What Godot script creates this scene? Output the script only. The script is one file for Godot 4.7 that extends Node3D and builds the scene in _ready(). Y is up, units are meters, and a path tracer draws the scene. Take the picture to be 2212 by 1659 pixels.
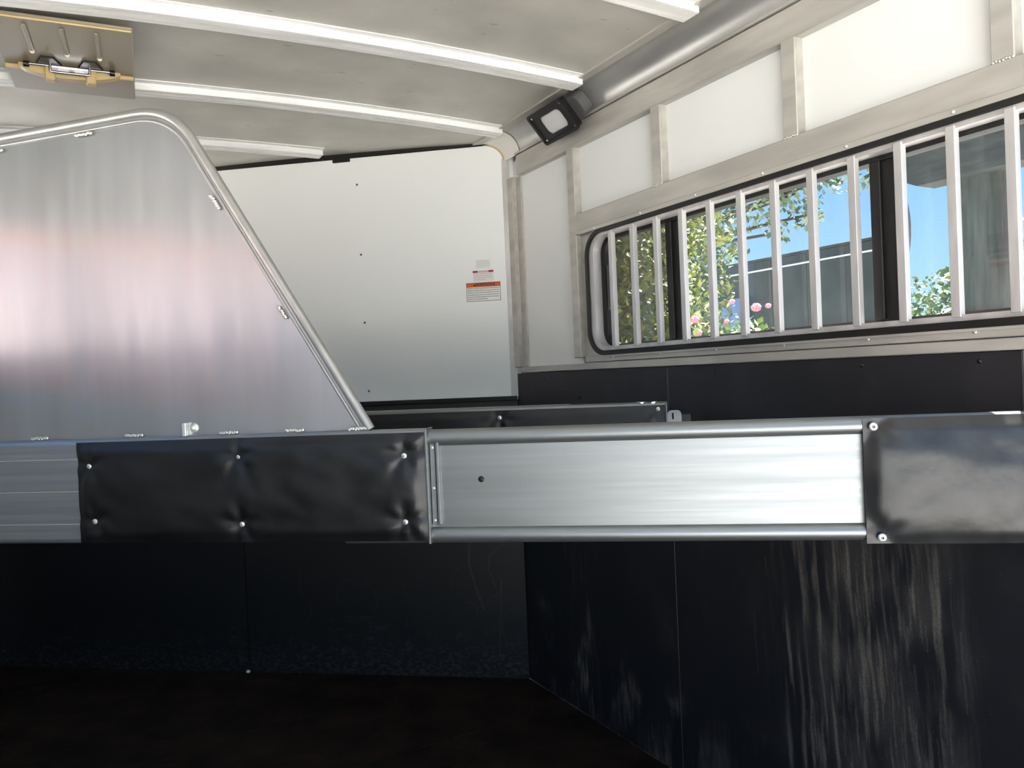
extends Node3D
# Interior of an aluminium slant-load horse trailer. x = across (to the window wall), y = up, -z = towards the nose.

const SLANT := 51.3
const WALL_X := 1.53          # inner face of the lining on the window wall
const MID_X := 0.515          # centre line of the trailer
const REAR_Z := 0.5
const WIN_Z0 := -2.185
const WIN_Z1 := -0.1
const EYE := Vector3(0, 1.22, 0)

var M := {}
var rng := RandomNumberGenerator.new()
var used := {}

# ---------------------------------------------------------------- nodes
func numbered(called: String) -> String:
	if not used.has(called):
		used[called] = 0
		return called
	used[called] += 1
	return "%s_%03d" % [called, used[called]]

func thing(called: String, label: String, category: String, xf := Transform3D.IDENTITY, group := "", kind := "") -> Node3D:
	var o := Node3D.new()
	o.name = numbered(called)
	add_child(o)
	o.transform = xf
	o.set_meta("label", label)
	o.set_meta("category", category)
	if group != "":
		o.set_meta("group", group)
	if kind != "":
		o.set_meta("kind", kind)
	return o

func part(called: String, st: SurfaceTool, m: Material, parent: Node3D, xf := Transform3D.IDENTITY) -> MeshInstance3D:
	st.generate_normals()
	var o := MeshInstance3D.new()
	o.mesh = st.commit()
	o.name = called
	o.material_override = m
	o.transform = xf
	o.cast_shadow = GeometryInstance3D.SHADOW_CASTING_SETTING_ON
	parent.add_child(o, true)
	return o

func again(src: MeshInstance3D, xf: Transform3D, parent: Node3D) -> MeshInstance3D:
	var o := MeshInstance3D.new()
	o.mesh = src.mesh
	o.material_override = src.material_override
	o.name = String(src.name).rstrip("0123456789")
	o.transform = xf
	parent.add_child(o, true)
	return o

func mb() -> SurfaceTool:
	var st := SurfaceTool.new()
	st.begin(Mesh.PRIMITIVE_TRIANGLES)
	return st

# ---------------------------------------------------------------- shapes
func tri(st: SurfaceTool, a: Vector3, b: Vector3, c: Vector3, inside: Vector3) -> void:
	if (b - a).cross(c - a).dot((a + b + c) / 3.0 - inside) > 0.0:
		st.add_vertex(a); st.add_vertex(c); st.add_vertex(b)
	else:
		st.add_vertex(a); st.add_vertex(b); st.add_vertex(c)

func quad(st: SurfaceTool, a: Vector3, b: Vector3, c: Vector3, d: Vector3, inside: Vector3) -> void:
	tri(st, a, b, c, inside)
	tri(st, a, c, d, inside)

# box between two corners with its edges chamfered
func box(st: SurfaceTool, p: Vector3, q: Vector3, ch := 0.0015, xf := Transform3D.IDENTITY) -> void:
	var lo := Vector3(minf(p.x, q.x), minf(p.y, q.y), minf(p.z, q.z))
	var hi := Vector3(maxf(p.x, q.x), maxf(p.y, q.y), maxf(p.z, q.z))
	var c := (lo + hi) * 0.5
	var h := (hi - lo) * 0.5
	ch = minf(ch, minf(h.x, minf(h.y, h.z)) * 0.9)
	var ref := xf * c
	st.set_smooth_group(-1)
	var v := func(s: Vector3, axis: int) -> Vector3:
		var r := h - Vector3(ch, ch, ch)
		r[axis] = h[axis]
		return xf * (c + r * s)
	for k in 3:
		var l := (k + 1) % 3
		var m := (k + 2) % 3
		for s in [-1.0, 1.0]:
			var cs := []
			for w in [[-1, -1], [1, -1], [1, 1], [-1, 1]]:
				var g := Vector3.ZERO
				g[k] = s; g[l] = w[0]; g[m] = w[1]
				cs.append(v.call(g, k))
			quad(st, cs[0], cs[1], cs[2], cs[3], ref)
			for t in [-1.0, 1.0]:
				var g0 := Vector3.ZERO
				var g1 := Vector3.ZERO
				g0[k] = s; g0[l] = t; g0[m] = -1
				g1[k] = s; g1[l] = t; g1[m] = 1
				quad(st, v.call(g0, k), v.call(g1, k), v.call(g1, l), v.call(g0, l), ref)
	for sx in [-1, 1]:
		for sy in [-1, 1]:
			for sz in [-1, 1]:
				var g := Vector3(sx, sy, sz)
				tri(st, v.call(g, 0), v.call(g, 1), v.call(g, 2), ref)

func boxed(p: Vector3, q: Vector3, ch := 0.0015) -> SurfaceTool:
	var st := mb()
	box(st, p, q, ch)
	return st

# round bar along a path
func tube(st: SurfaceTool, pts: Array, r: float, seg := 12, caps := true, r_end := -1.0) -> void:
	if r_end < 0.0:
		r_end = r
	var n := pts.size()
	var side := Vector3.ZERO
	var rings := []
	for i in n:
		var t: Vector3
		if i == 0:
			t = pts[1] - pts[0]
		elif i == n - 1:
			t = pts[n - 1] - pts[n - 2]
		else:
			t = (pts[i + 1] - pts[i]).normalized() + (pts[i] - pts[i - 1]).normalized()
		t = t.normalized()
		if i == 0:
			side = t.cross(Vector3.UP if absf(t.y) < 0.9 else Vector3.RIGHT).normalized()
		else:
			side = (side - t * side.dot(t)).normalized()
		var up := t.cross(side)
		var rr := lerpf(r, r_end, float(i) / (n - 1))
		var ring := []
		for j in seg:
			var a := TAU * j / seg
			ring.append(pts[i] + (side * cos(a) + up * sin(a)) * rr)
		rings.append(ring)
	st.set_smooth_group(0)
	for i in n - 1:
		var mid: Vector3 = (pts[i] + pts[i + 1]) * 0.5
		for j in seg:
			var k := (j + 1) % seg
			quad(st, rings[i][j], rings[i][k], rings[i + 1][k], rings[i + 1][j], mid)
	if caps:
		st.set_smooth_group(-1)
		for e in [0, n - 1]:
			var other: Vector3 = pts[1] if e == 0 else pts[n - 2]
			for j in seg:
				tri(st, pts[e], rings[e][j], rings[e][(j + 1) % seg], other)

# outline in local x,y pushed from z0 to z1
func prism(st: SurfaceTool, outline: PackedVector2Array, z0: float, z1: float, xf := Transform3D.IDENTITY, smooth := false) -> void:
	var o := outline
	if Geometry2D.is_polygon_clockwise(o):
		o = o.duplicate()
		o.reverse()
	var n := o.size()
	var flip := xf.basis.determinant() < 0.0
	st.set_smooth_group(0 if smooth else -1)
	var zl := minf(z0, z1)
	var zh := maxf(z0, z1)
	for i in n:
		var a := o[i]
		var b := o[(i + 1) % n]
		# counter-clockwise outline: outward of edge a->b is (dy, -dx)
		var mid := (a + b) * 0.5
		var d := (b - a).normalized()
		var inn := xf * Vector3(mid.x - d.y * 0.001, mid.y + d.x * 0.001, (zl + zh) * 0.5)
		quad(st, xf * Vector3(a.x, a.y, zl), xf * Vector3(b.x, b.y, zl), xf * Vector3(b.x, b.y, zh), xf * Vector3(a.x, a.y, zh), inn)
	st.set_smooth_group(-1)
	var t := Geometry2D.triangulate_polygon(o)
	for i in range(0, t.size(), 3):
		for z in [zl, zh]:
			var p := o[t[i]]
			var q := o[t[i + 1]]
			var r := o[t[i + 2]]
			tri(st, xf * Vector3(p.x, p.y, z), xf * Vector3(q.x, q.y, z), xf * Vector3(r.x, r.y, z), xf * Vector3(p.x, p.y, (zl + zh) * 0.5))

# profile of (radius, height) turned about local y
func lathe(st: SurfaceTool, prof: Array, seg := 14, xf := Transform3D.IDENTITY) -> void:
	st.set_smooth_group(0)
	var cen := Vector2.ZERO
	for p in prof:
		cen += p
	cen /= prof.size()
	for i in prof.size() - 1:
		var a: Vector2 = prof[i]
		var b: Vector2 = prof[i + 1]
		for j in seg:
			var t0 := TAU * j / seg
			var t1 := TAU * (j + 1) / seg
			var e0 := Vector3(cos(t0), 0, sin(t0))
			var e1 := Vector3(cos(t1), 0, sin(t1))
			var p0 := e0 * a.x + Vector3(0, a.y, 0)
			var p1 := e1 * a.x + Vector3(0, a.y, 0)
			var q0 := e0 * b.x + Vector3(0, b.y, 0)
			var q1 := e1 * b.x + Vector3(0, b.y, 0)
			var ref := xf * Vector3(0, minf(a.y, b.y) - 0.02, 0)
			if a.x > 0.0001:
				tri(st, xf * p0, xf * p1, xf * q1, ref)
			if b.x > 0.0001:
				tri(st, xf * p0, xf * q1, xf * q0, ref)

# band between two outlines with as many points each, pushed from z0 to z1 in local axes
func ring(st: SurfaceTool, outer: PackedVector2Array, inner: PackedVector2Array, z0: float, z1: float, xf: Transform3D) -> void:
	var n := outer.size()
	st.set_smooth_group(-1)
	for i in n:
		var k := (i + 1) % n
		var ref := xf * Vector3((outer[i].x + outer[k].x + inner[i].x + inner[k].x) * 0.25, (outer[i].y + outer[k].y + inner[i].y + inner[k].y) * 0.25, (z0 + z1) * 0.5)
		for z in [z0, z1]:
			quad(st, xf * Vector3(outer[i].x, outer[i].y, z), xf * Vector3(outer[k].x, outer[k].y, z), xf * Vector3(inner[k].x, inner[k].y, z), xf * Vector3(inner[i].x, inner[i].y, z), ref)
		for o in [outer, inner]:
			quad(st, xf * Vector3(o[i].x, o[i].y, z0), xf * Vector3(o[k].x, o[k].y, z0), xf * Vector3(o[k].x, o[k].y, z1), xf * Vector3(o[i].x, o[i].y, z1), ref)

func rounded(x0: float, x1: float, y0: float, y1: float, r: float, seg := 8) -> PackedVector2Array:
	var o := PackedVector2Array()
	var cs := [[x1 - r, y1 - r, 0.0], [x0 + r, y1 - r, PI / 2], [x0 + r, y0 + r, PI], [x1 - r, y0 + r, PI * 1.5]]
	for c in cs:
		for i in seg + 1:
			var a: float = c[2] + PI / 2 * i / seg
			o.append(Vector2(c[0] + cos(a) * r, c[1] + sin(a) * r))
	return o

func square_like(x0: float, x1: float, y0: float, y1: float, seg := 8) -> PackedVector2Array:
	var o := PackedVector2Array()
	for c in [[x1, y1], [x0, y1], [x0, y0], [x1, y0]]:
		for i in seg + 1:
			o.append(Vector2(c[0], c[1]))
	return o

# path with rounded corners
func fillet(pts: Array, r: float, seg := 8) -> Array:
	var o := [pts[0]]
	for i in range(1, pts.size() - 1):
		var a: Vector3 = (pts[i - 1] - pts[i])
		var b: Vector3 = (pts[i + 1] - pts[i])
		var l := minf(r, minf(a.length(), b.length()) * 0.45)
		var p: Vector3 = pts[i] + a.normalized() * l
		var q: Vector3 = pts[i] + b.normalized() * l
		for k in seg + 1:
			var t := float(k) / seg
			o.append(p.lerp(pts[i], t).lerp((pts[i] as Vector3).lerp(q, t), t))
	o.append(pts[-1])
	return o

# flat face with texture coordinates, and its thickness
func sheet_uv(st: SurfaceTool, a: Vector3, b: Vector3, c: Vector3, d: Vector3, back: Vector3, u0 := 0.0, u1 := 1.0, v0 := 0.0, v1 := 1.0) -> void:
	# a = bottom left, b = bottom right, c = top right, d = top left
	var ref := (a + b + c + d) * 0.25 + back
	st.set_smooth_group(-1)
	var p := [a, b, c, d]
	var t := [Vector2(u0, v1), Vector2(u1, v1), Vector2(u1, v0), Vector2(u0, v0)]
	for f in [[0, 1, 2], [0, 2, 3]]:
		var i: int = f[0]
		var j: int = f[1]
		var k: int = f[2]
		if (p[j] - p[i]).cross(p[k] - p[i]).dot(p[i] - ref) > 0.0:
			var s := j
			j = k
			k = s
		for q in [i, j, k]:
			st.set_uv(t[q]); st.add_vertex(p[q])
	st.set_uv(Vector2(0.01, 0.01))
	for e in [[a, b], [b, c], [c, d], [d, a]]:
		quad(st, e[0], e[1], e[1] + back, e[0] + back, (a + b + c + d) * 0.25 + back * 0.5)
	quad(st, a + back, b + back, c + back, d + back, (a + b + c + d) * 0.25)

# ---------------------------------------------------------------- textures and materials
func noise_image(size: int, freq: float, seed_: int, octaves := 4, lo := 0.0, hi := 1.0) -> Image:
	var n := FastNoiseLite.new()
	n.seed = seed_
	n.frequency = freq
	n.noise_type = FastNoiseLite.TYPE_SIMPLEX_SMOOTH
	n.fractal_octaves = octaves
	var im := n.get_seamless_image(size, size)
	im.convert(Image.FORMAT_RGB8)
	if lo != 0.0 or hi != 1.0:
		for y in size:
			for x in size:
				var g := lerpf(lo, hi, im.get_pixel(x, y).r)
				im.set_pixel(x, y, Color(g, g, g))
	return im

func tex(im: Image) -> ImageTexture:
	im.generate_mipmaps()
	return ImageTexture.create_from_image(im)

func normal_tex(size: int, freq: float, seed_: int, strength: float, octaves := 4) -> ImageTexture:
	var im := noise_image(size, freq, seed_, octaves)
	im.convert(Image.FORMAT_RGBA8)
	im.bump_map_to_normal_map(strength)
	return tex(im)

func plain(c: Color, rough: float, metal := 0.0, spec := 0.5) -> StandardMaterial3D:
	var m := StandardMaterial3D.new()
	m.albedo_color = c
	m.roughness = rough
	m.metallic = metal
	m.metallic_specular = spec
	return m

func brushed(c: Color, rough: float, scale: Vector3, bump: float, metal: float) -> StandardMaterial3D:
	var m := plain(c, rough, metal)
	m.uv1_triplanar = true
	m.uv1_scale = scale
	m.roughness_texture = M.t_rough
	m.albedo_texture = M.t_tone
	if bump > 0.0:
		m.normal_enabled = true
		m.normal_texture = M.t_normal
		m.normal_scale = bump
	return m

func grain(m: StandardMaterial3D, scale: Vector3, tone: ImageTexture, bump := 0.0) -> StandardMaterial3D:
	m.uv1_triplanar = true
	m.uv1_scale = scale
	m.albedo_texture = tone
	if bump > 0.0:
		m.normal_enabled = true
		m.normal_texture = M.t_normal
		m.normal_scale = bump
	return m

func make_materials() -> void:
	M.t_rough = tex(noise_image(256, 0.02, 3, 4, 0.72, 1.0))
	M.t_tone = tex(noise_image(256, 0.015, 5, 5, 0.86, 1.0))
	M.t_normal = normal_tex(256, 0.02, 7, 6.0)
	M.t_fine = tex(noise_image(256, 0.015, 29, 5, 0.93, 1.0))
	M.t_patch = tex(noise_image(256, 0.012, 11, 5, 0.55, 1.0))
	# bare metals
	M.sheet = brushed(Color(0.70, 0.71, 0.72), 0.41, Vector3(3.0, 0.30, 1.0), 0.0, 0.88)
	M.rail = brushed(Color(0.54, 0.555, 0.56), 0.48, Vector3(0.25, 12.0, 12.0), 0.04, 0.85)
	M.sleeve = brushed(Color(0.62, 0.645, 0.67), 0.46, Vector3(0.25, 12.0, 12.0), 0.04, 0.75)
	M.sheet.albedo_texture = M.t_fine
	M.rail.albedo_texture = M.t_fine
	M.rail.normal_scale = 0.015
	M.tube = brushed(Color(0.70, 0.70, 0.69), 0.45, Vector3(3, 3, 3), 0.03, 0.75)
	M.roof_sheet = brushed(Color(0.80, 0.79, 0.755), 0.50, Vector3(0.7, 1, 0.7), 0.03, 0.35)
	M.roof_sheet.albedo_texture = tex(roof_marks())
	M.bow = brushed(Color(0.985, 0.985, 0.975), 0.32, Vector3(0.6, 6, 6), 0.03, 0.0)
	M.frame_alu = brushed(Color(0.76, 0.75, 0.72), 0.50, Vector3(4, 4, 0.7), 0.04, 0.25)
	M.cove = brushed(Color(0.74, 0.74, 0.73), 0.38, Vector3(2, 2, 0.6), 0.03, 0.6)
	M.bar = brushed(Color(0.80, 0.79, 0.785), 0.45, Vector3(5, 1, 5), 0.03, 0.3)
	M.zinc = plain(Color(0.86, 0.86, 0.85), 0.42, 0.7)
	M.chrome = plain(Color(0.86, 0.86, 0.88), 0.12, 1.0)
	M.weld = plain(Color(0.86, 0.85, 0.82), 0.5, 1.0)
	# painted and plastic
	M.white = plain(Color(0.91, 0.92, 0.915), 0.32)
	M.cap_white = plain(Color(0.88, 0.88, 0.84), 0.5)
	M.sealant = plain(Color(0.72, 0.62, 0.46), 0.7)
	M.black_trim = plain(Color(0.035, 0.035, 0.038), 0.5)
	M.gasket = plain(Color(0.04, 0.035, 0.033), 0.55)
	M.vinyl = grain(plain(Color(0.075, 0.08, 0.09), 0.42), Vector3(2, 2, 2), M.t_patch, 0.10)
	M.vinyl_lit = grain(plain(Color(0.20, 0.205, 0.21), 0.40), Vector3(4, 4, 4), M.t_patch, 0.10)  # same black vinyl, lightened in colour for rear light on the end pad
	M.black_plastic = plain(Color(0.05, 0.05, 0.05), 0.35)
	M.grey_plastic = plain(Color(0.30, 0.30, 0.30), 0.5)
	M.tan = plain(Color(0.53, 0.495, 0.42), 0.30)
	M.tan_light = plain(Color(0.76, 0.67, 0.48), 0.4)
	M.tip = plain(Color(0.90, 0.86, 0.74), 0.4)
	M.lens = plain(Color(0.80, 0.80, 0.80), 0.25)
	M.mat = grain(plain(Color(0.165, 0.13, 0.095), 0.78, 0.0, 0.25), Vector3(1.3, 1.3, 1.3), M.t_patch, 0.25)
	M.skin = plain(Color(0.85, 0.85, 0.84), 0.4)
	# glass
	var dirt := noise_image(256, 0.02, 23, 5, 0.7, 1.0)
	M.glass = glass_material(Color(0.34, 0.42, 0.41, 0.52), tex(dirt))
	M.glass_tint = glass_material(Color(0.23, 0.27, 0.22, 0.80), tex(dirt))
	# outside
	M.ground = grain(plain(Color(0.78, 0.775, 0.76), 0.9), Vector3(0.4, 0.4, 0.4), M.t_tone)
	M.leaf = plain(Color(1, 1, 1), 0.5)
	M.leaf.vertex_color_use_as_albedo = true
	M.leaf.backlight = Color(0.6, 0.6, 0.4)
	M.bark = grain(plain(Color(0.40, 0.35, 0.30), 0.9), Vector3(6, 1, 6), M.t_patch, 0.4)
	M.old_wood = grain(plain(Color(0.26, 0.26, 0.25), 0.85), Vector3(9, 1, 9), M.t_patch, 0.3)
	M.old_wood_flat = grain(plain(Color(0.26, 0.26, 0.25), 0.85), Vector3(9, 9, 1), M.t_patch, 0.3)
	M.dark_side = grain(plain(Color(0.16, 0.18, 0.18), 0.45), Vector3(1, 3, 2), M.t_patch)
	M.white_trim = plain(Color(0.85, 0.87, 0.88), 0.4)
	M.blue_tarp = plain(Color(0.34, 0.44, 0.60), 0.5)
	M.petal = plain(Color(0.90, 0.52, 0.58), 0.6)
	M.stucco = grain(plain(Color(0.82, 0.77, 0.76), 0.9), Vector3(0.5, 0.5, 0.5), M.t_tone)
	M.roof_tile = plain(Color(0.42, 0.22, 0.16), 0.8)
	M.lining = plain(Color(1, 1, 1), 0.5)
	M.lining.albedo_texture = tex(lining_side())
	M.lining_front = plain(Color(1, 1, 1), 0.48)
	M.lining_front.albedo_texture = tex(lining_front())
	M.lining_plain = grain(plain(Color(0.13, 0.13, 0.135), 0.5), Vector3(2, 2, 2), M.t_patch)
	M.seam = plain(Color(0.32, 0.32, 0.32), 0.5, 0.6)

# dull aluminium with small dents and smudges, most of them lying across the sheet
func roof_marks() -> Image:
	var im := noise_image(512, 0.008, 19, 5, 0.88, 1.0)
	for i in 70:
		var x := rng.randi_range(10, 500)
		var y := rng.randi_range(6, 505)
		var l := rng.randi_range(3, 11)
		var d := rng.randf_range(0.05, 0.2)
		for k in l:
			for w in [-1, 0, 1]:
				blot(im, x + k, y + w + int(k * 0.15), Color(0.62, 0.60, 0.55), d * 3.0 * (1.0 - absf(w) * 0.5) * sin(PI * (k + 0.5) / l))
	return im

func glass_material(c: Color, dirt: ImageTexture) -> StandardMaterial3D:
	var m := plain(c, 0.02)
	m.transparency = BaseMaterial3D.TRANSPARENCY_ALPHA
	m.uv1_triplanar = true
	m.uv1_scale = Vector3(2.5, 0.8, 2.5)
	m.albedo_texture = dirt
	return m

func blot(im: Image, x: int, y: int, c: Color, a: float) -> void:
	if x < 0 or y < 0 or x >= im.get_width() or y >= im.get_height():
		return
	im.set_pixel(x, y, im.get_pixel(x, y).lerp(c, clampf(a, 0, 1)))

func scratch(im: Image, pts: Array, c: Color, a: float, wide: int) -> void:
	for i in pts.size() - 1:
		var p: Vector2 = pts[i]
		var q: Vector2 = pts[i + 1]
		var n := int(p.distance_to(q)) + 1
		for k in n:
			var s := p.lerp(q, float(k) / n)
			for w in range(-wide, wide + 1):
				blot(im, int(s.x) + w, int(s.y), c, a * (1.0 - absf(w) / (wide + 1.0)) * rng.randf_range(0.4, 1.0))

# manure and mud streaks on the lining under the window: 1 px = about 2 mm; u runs from the nose (z -2.71) to z -0.80, v down from the top
func lining_side() -> Image:
	var w := 1024
	var h := 640
	var im := Image.create(w, h, false, Image.FORMAT_RGB8)
	var n := FastNoiseLite.new()
	n.seed = 41
	n.frequency = 0.02
	n.fractal_octaves = 4
	var base := Color(0.095, 0.10, 0.12)
	var mud := Color(0.46, 0.435, 0.40)
	for y in h:
		for x in w:
			var sl := x - (y - 300) * 0.055
			var wob := n.get_noise_2d(x * 0.5, y * 0.5) * 2.5
			var s := n.get_noise_2d((sl + wob) * 3.4, y * 0.20) * 0.5 + 0.5
			var s2 := n.get_noise_2d((sl + wob) * 9.0 + 300, y * 0.45) * 0.5 + 0.5
			var big := n.get_noise_2d(x * 0.6 + 900, y * 0.35) * 0.5 + 0.5
			var grit := rng.randf()
			# belt of streaks by the seam of the next panel, a thinner one near the nose
			var belt := smoothstep(690.0, 770.0, sl + (s - 0.5) * 160.0) * (1.0 - smoothstep(930.0, 975.0, sl + (s2 - 0.5) * 60.0)) * smoothstep(0.20, 0.42, float(y) / h)
			var belt2 := smoothstep(140.0, 190.0, sl + (s - 0.5) * 90.0) * (1.0 - smoothstep(230.0, 330.0, sl + (s2 - 0.5) * 120.0)) * smoothstep(0.3, 0.5, float(y) / h) * 0.8
			var foot := smoothstep(0.78, 1.0, float(y) / h + (big - 0.5) * 0.6) * (1.0 - smoothstep(420.0, 800.0, float(x))) * 0.9
			var a := belt * (0.34 * smoothstep(0.30, 0.6, big) + 0.60 * smoothstep(0.46, 0.66, s * 0.6 + s2 * 0.4)) * (0.6 + 0.4 * grit)
			a += belt2 * 0.55 * smoothstep(0.5, 0.68, s * 0.5 + s2 * 0.5) * (0.6 + 0.4 * grit) + foot * smoothstep(0.45, 0.72, s2 * 0.5 + big * 0.5) * (0.3 + 0.6 * grit)
			a += 0.08 * smoothstep(0.5, 0.8, big) + 0.03 * grit
			im.set_pixel(x, y, base.lerp(mud, clampf(a, 0, 1)))
	for i in 900:
		var x := rng.randi_range(100, 1000)
		var y := int(h * pow(rng.randf(), 0.6))
		blot(im, x, y, Color(0.5, 0.48, 0.44), rng.randf_range(0.2, 0.9))
	for i in 60:
		var x := rng.randf_range(650, 960)
		var y := rng.randf_range(260, 600)
		var l := rng.randf_range(10, 60)
		scratch(im, [Vector2(x, y), Vector2(x + l * 0.06, y + l)], Color(0.42, 0.39, 0.34), 0.6, 1)
	return im

# scuffs on the slanted wall's lining: u from its far end (0) to the corner (1)
func lining_front() -> Image:
	var w := 1024
	var h := 512
	var im := Image.create(w, h, false, Image.FORMAT_RGB8)
	var n := FastNoiseLite.new()
	n.seed = 77
	n.frequency = 0.02
	n.fractal_octaves = 5
	var base := Color(0.098, 0.102, 0.11)
	var dust := Color(0.30, 0.285, 0.265)
	for y in h:
		for x in w:
			var s := n.get_noise_2d(x * 1.2, y * 2.0) * 0.5 + 0.5
			var f := n.get_noise_2d(x * 4.0, y * 6.0 + 500) * 0.5 + 0.5
			var low := smoothstep(0.80, 1.0, float(y) / h + (s - 0.5) * 0.25)
			im.set_pixel(x, y, base.lerp(dust, clampf(low * smoothstep(0.35, 0.75, f) * 0.8 + 0.06 * s, 0, 1)))
	for i in 26:
		var c := Vector2(rng.randf_range(560, 1010), rng.randf_range(330, 480))
		var r := rng.randf_range(6, 26)
		var a0 := rng.randf() * TAU
		var pts := []
		for k in 7:
			pts.append(c + Vector2(cos(a0 + k * 0.35), sin(a0 + k * 0.35) * 1.6) * r)
		scratch(im, pts, Color(0.40, 0.39, 0.36), 0.5, 0)
	# two long bent kick marks near the corner
	scratch(im, [Vector2(958, 246), Vector2(936, 262), Vector2(934, 300), Vector2(944, 345), Vector2(956, 385)], Color(0.34, 0.34, 0.33), 0.7, 2)
	scratch(im, [Vector2(992, 262), Vector2(968, 285), Vector2(966, 310), Vector2(976, 345)], Color(0.34, 0.34, 0.33), 0.6, 1)
	scratch(im, [Vector2(986, 330), Vector2(982, 400), Vector2(978, 470)], Color(0.34, 0.33, 0.31), 0.6, 1)
	for i in 14:
		var y := rng.randf_range(400, 430)
		var x := rng.randf_range(690, 780)
		scratch(im, [Vector2(x, y), Vector2(x + rng.randf_range(8, 30), y - rng.randf_range(-3, 5))], Color(0.42, 0.42, 0.41), 0.5, 0)
	return im

# ---------------------------------------------------------------- roof
func bow_y(x: float) -> float:
	return 2.140 - 0.0336 * (x - 0.9) * (x - 0.9)

func arched(st: SurfaceTool, x0: float, x1: float, z0: float, z1: float, drop: float, thick: float) -> void:
	var n := 14
	for i in n:
		var a := lerpf(x0, x1, float(i) / n)
		var b := lerpf(x0, x1, float(i + 1) / n)
		var ya := bow_y(a) + drop
		var yb := bow_y(b) + drop
		var ref := Vector3((a + b) / 2, (ya + yb) / 2 + thick / 2, (z0 + z1) / 2)
		st.set_smooth_group(0)
		quad(st, Vector3(a, ya, z0), Vector3(b, yb, z0), Vector3(b, yb, z1), Vector3(a, ya, z1), ref)
		st.set_smooth_group(-1)
		quad(st, Vector3(a, ya + thick, z0), Vector3(b, yb + thick, z0), Vector3(b, yb + thick, z1), Vector3(a, ya + thick, z1), ref)
		for z in [z0, z1]:
			quad(st, Vector3(a, ya, z), Vector3(b, yb, z), Vector3(b, yb + thick, z), Vector3(a, ya + thick, z), ref)
	for x in [x0, x1]:
		var y := bow_y(x) + drop
		quad(st, Vector3(x, y, z0), Vector3(x, y, z1), Vector3(x, y + thick, z1), Vector3(x, y + thick, z0), Vector3(MID_X, y + thick / 2, (z0 + z1) / 2))

func build_roof() -> void:
	var t := thing("ceiling", "arched roof of grey aluminium sheets between bright cross bows", "ceiling", Transform3D.IDENTITY, "", "structure")
	var edges := [REAR_Z, 0.05, -0.49, -1.03, -1.565, -2.095, -2.63, -3.165, -3.70, -4.24, -4.6]
	for i in edges.size() - 1:
		var st := mb()
		arched(st, -0.39, 1.42, edges[i] - 0.03, edges[i + 1] - 0.032, 0.022, 0.004)
		part("roof_sheet", st, M.roof_sheet, t)
	for i in range(1, edges.size() - 1):
		var z: float = edges[i]
		var right := 1.433
		var left := -0.415
		if z < -2.9:
			right = 1.53 - (-2.71 - z) * tan(deg_to_rad(SLANT)) - 0.004 - 0.06
		if right < left + 0.1:
			continue
		var st := mb()
		arched(st, left, right, z, z + 0.06, 0.0, 0.024)
		var b := part("roof_bow", st, M.bow, t)
		var fl := mb()
		arched(fl, left, minf(right, 1.42), z + 0.06, z + 0.086, 0.0195, 0.003)
		arched(fl, left, minf(right, 1.42), z - 0.026, z, 0.0195, 0.003)
		part("flange", fl, M.bow, b)
	# outer roof skin, keeps the sky out
	part("roof_skin", boxed(Vector3(-0.56, 2.205, REAR_Z), Vector3(1.60, 2.23, -4.75), 0.004), M.skin, t)
	for sgn in [1.0, -1.0]:
		var mx := func(x: float) -> float: return x if sgn > 0 else 2 * MID_X - x
		part("edge_strip", boxed(Vector3(mx.call(1.418), 2.147, REAR_Z), Vector3(mx.call(1.449), 2.158, -2.90 if sgn > 0 else -4.6), 0.001), M.frame_alu, t)
		# rounded corner extrusion
		var prof := PackedVector2Array()
		for i in 13:
			var a := PI / 2 * i / 12
			prof.append(Vector2(mx.call(1.447 + sin(a) * 0.073), 2.076 + cos(a) * 0.073))
		for i in 13:
			var a := PI / 2 * (12 - i) / 12
			prof.append(Vector2(mx.call(1.447 + sin(a) * 0.078), 2.076 + cos(a) * 0.078))
		part("corner_rail", smooth_again(prof, REAR_Z, -2.60 if sgn > 0 else -4.6), M.cove, t)
		if sgn > 0:
			var pc := PackedVector2Array()
			for p in prof:
				pc.append(p + Vector2(-0.0015, -0.0015))
			part("corner_cap", smooth_again(pc, -2.598, -2.85), M.cap_white, t)
			var bead := mb()
			var pts := []
			for i in 9:
				var a := PI / 2 * i / 8
				pts.append(Vector3(1.447 + sin(a) * 0.070, 2.076 + cos(a) * 0.070, -2.776 + 0.8 * sin(a) * 0.070))
			tube(bead, pts, 0.004, 8)
			part("sealant_bead", bead, M.sealant, t)

# open profile pushed along z with soft normals
func smooth_again(prof: PackedVector2Array, z0: float, z1: float) -> SurfaceTool:
	var st := mb()
	var n := prof.size()
	var half := n / 2
	for i in n:
		var k := (i + 1) % n
		st.set_smooth_group(1 if i < half - 1 else (2 if i >= half and i < n - 1 else -1))
		# the solid lies between the two arcs
		var m1 := (prof[i] + prof[k]) * 0.5
		var opp := (prof[n - 1 - i] + prof[(n - 1 - k + n) % n]) * 0.5
		var ref := m1.lerp(opp, 0.5) if i != half - 1 and i != n - 1 else (prof[maxi(i - 1, 0)] + prof[mini(k + 1, n - 1)]) * 0.5
		quad(st, Vector3(prof[i].x, prof[i].y, z0), Vector3(prof[k].x, prof[k].y, z0), Vector3(prof[k].x, prof[k].y, z1), Vector3(prof[i].x, prof[i].y, z1), Vector3(ref.x, ref.y, (z0 + z1) / 2))
	return st

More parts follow.
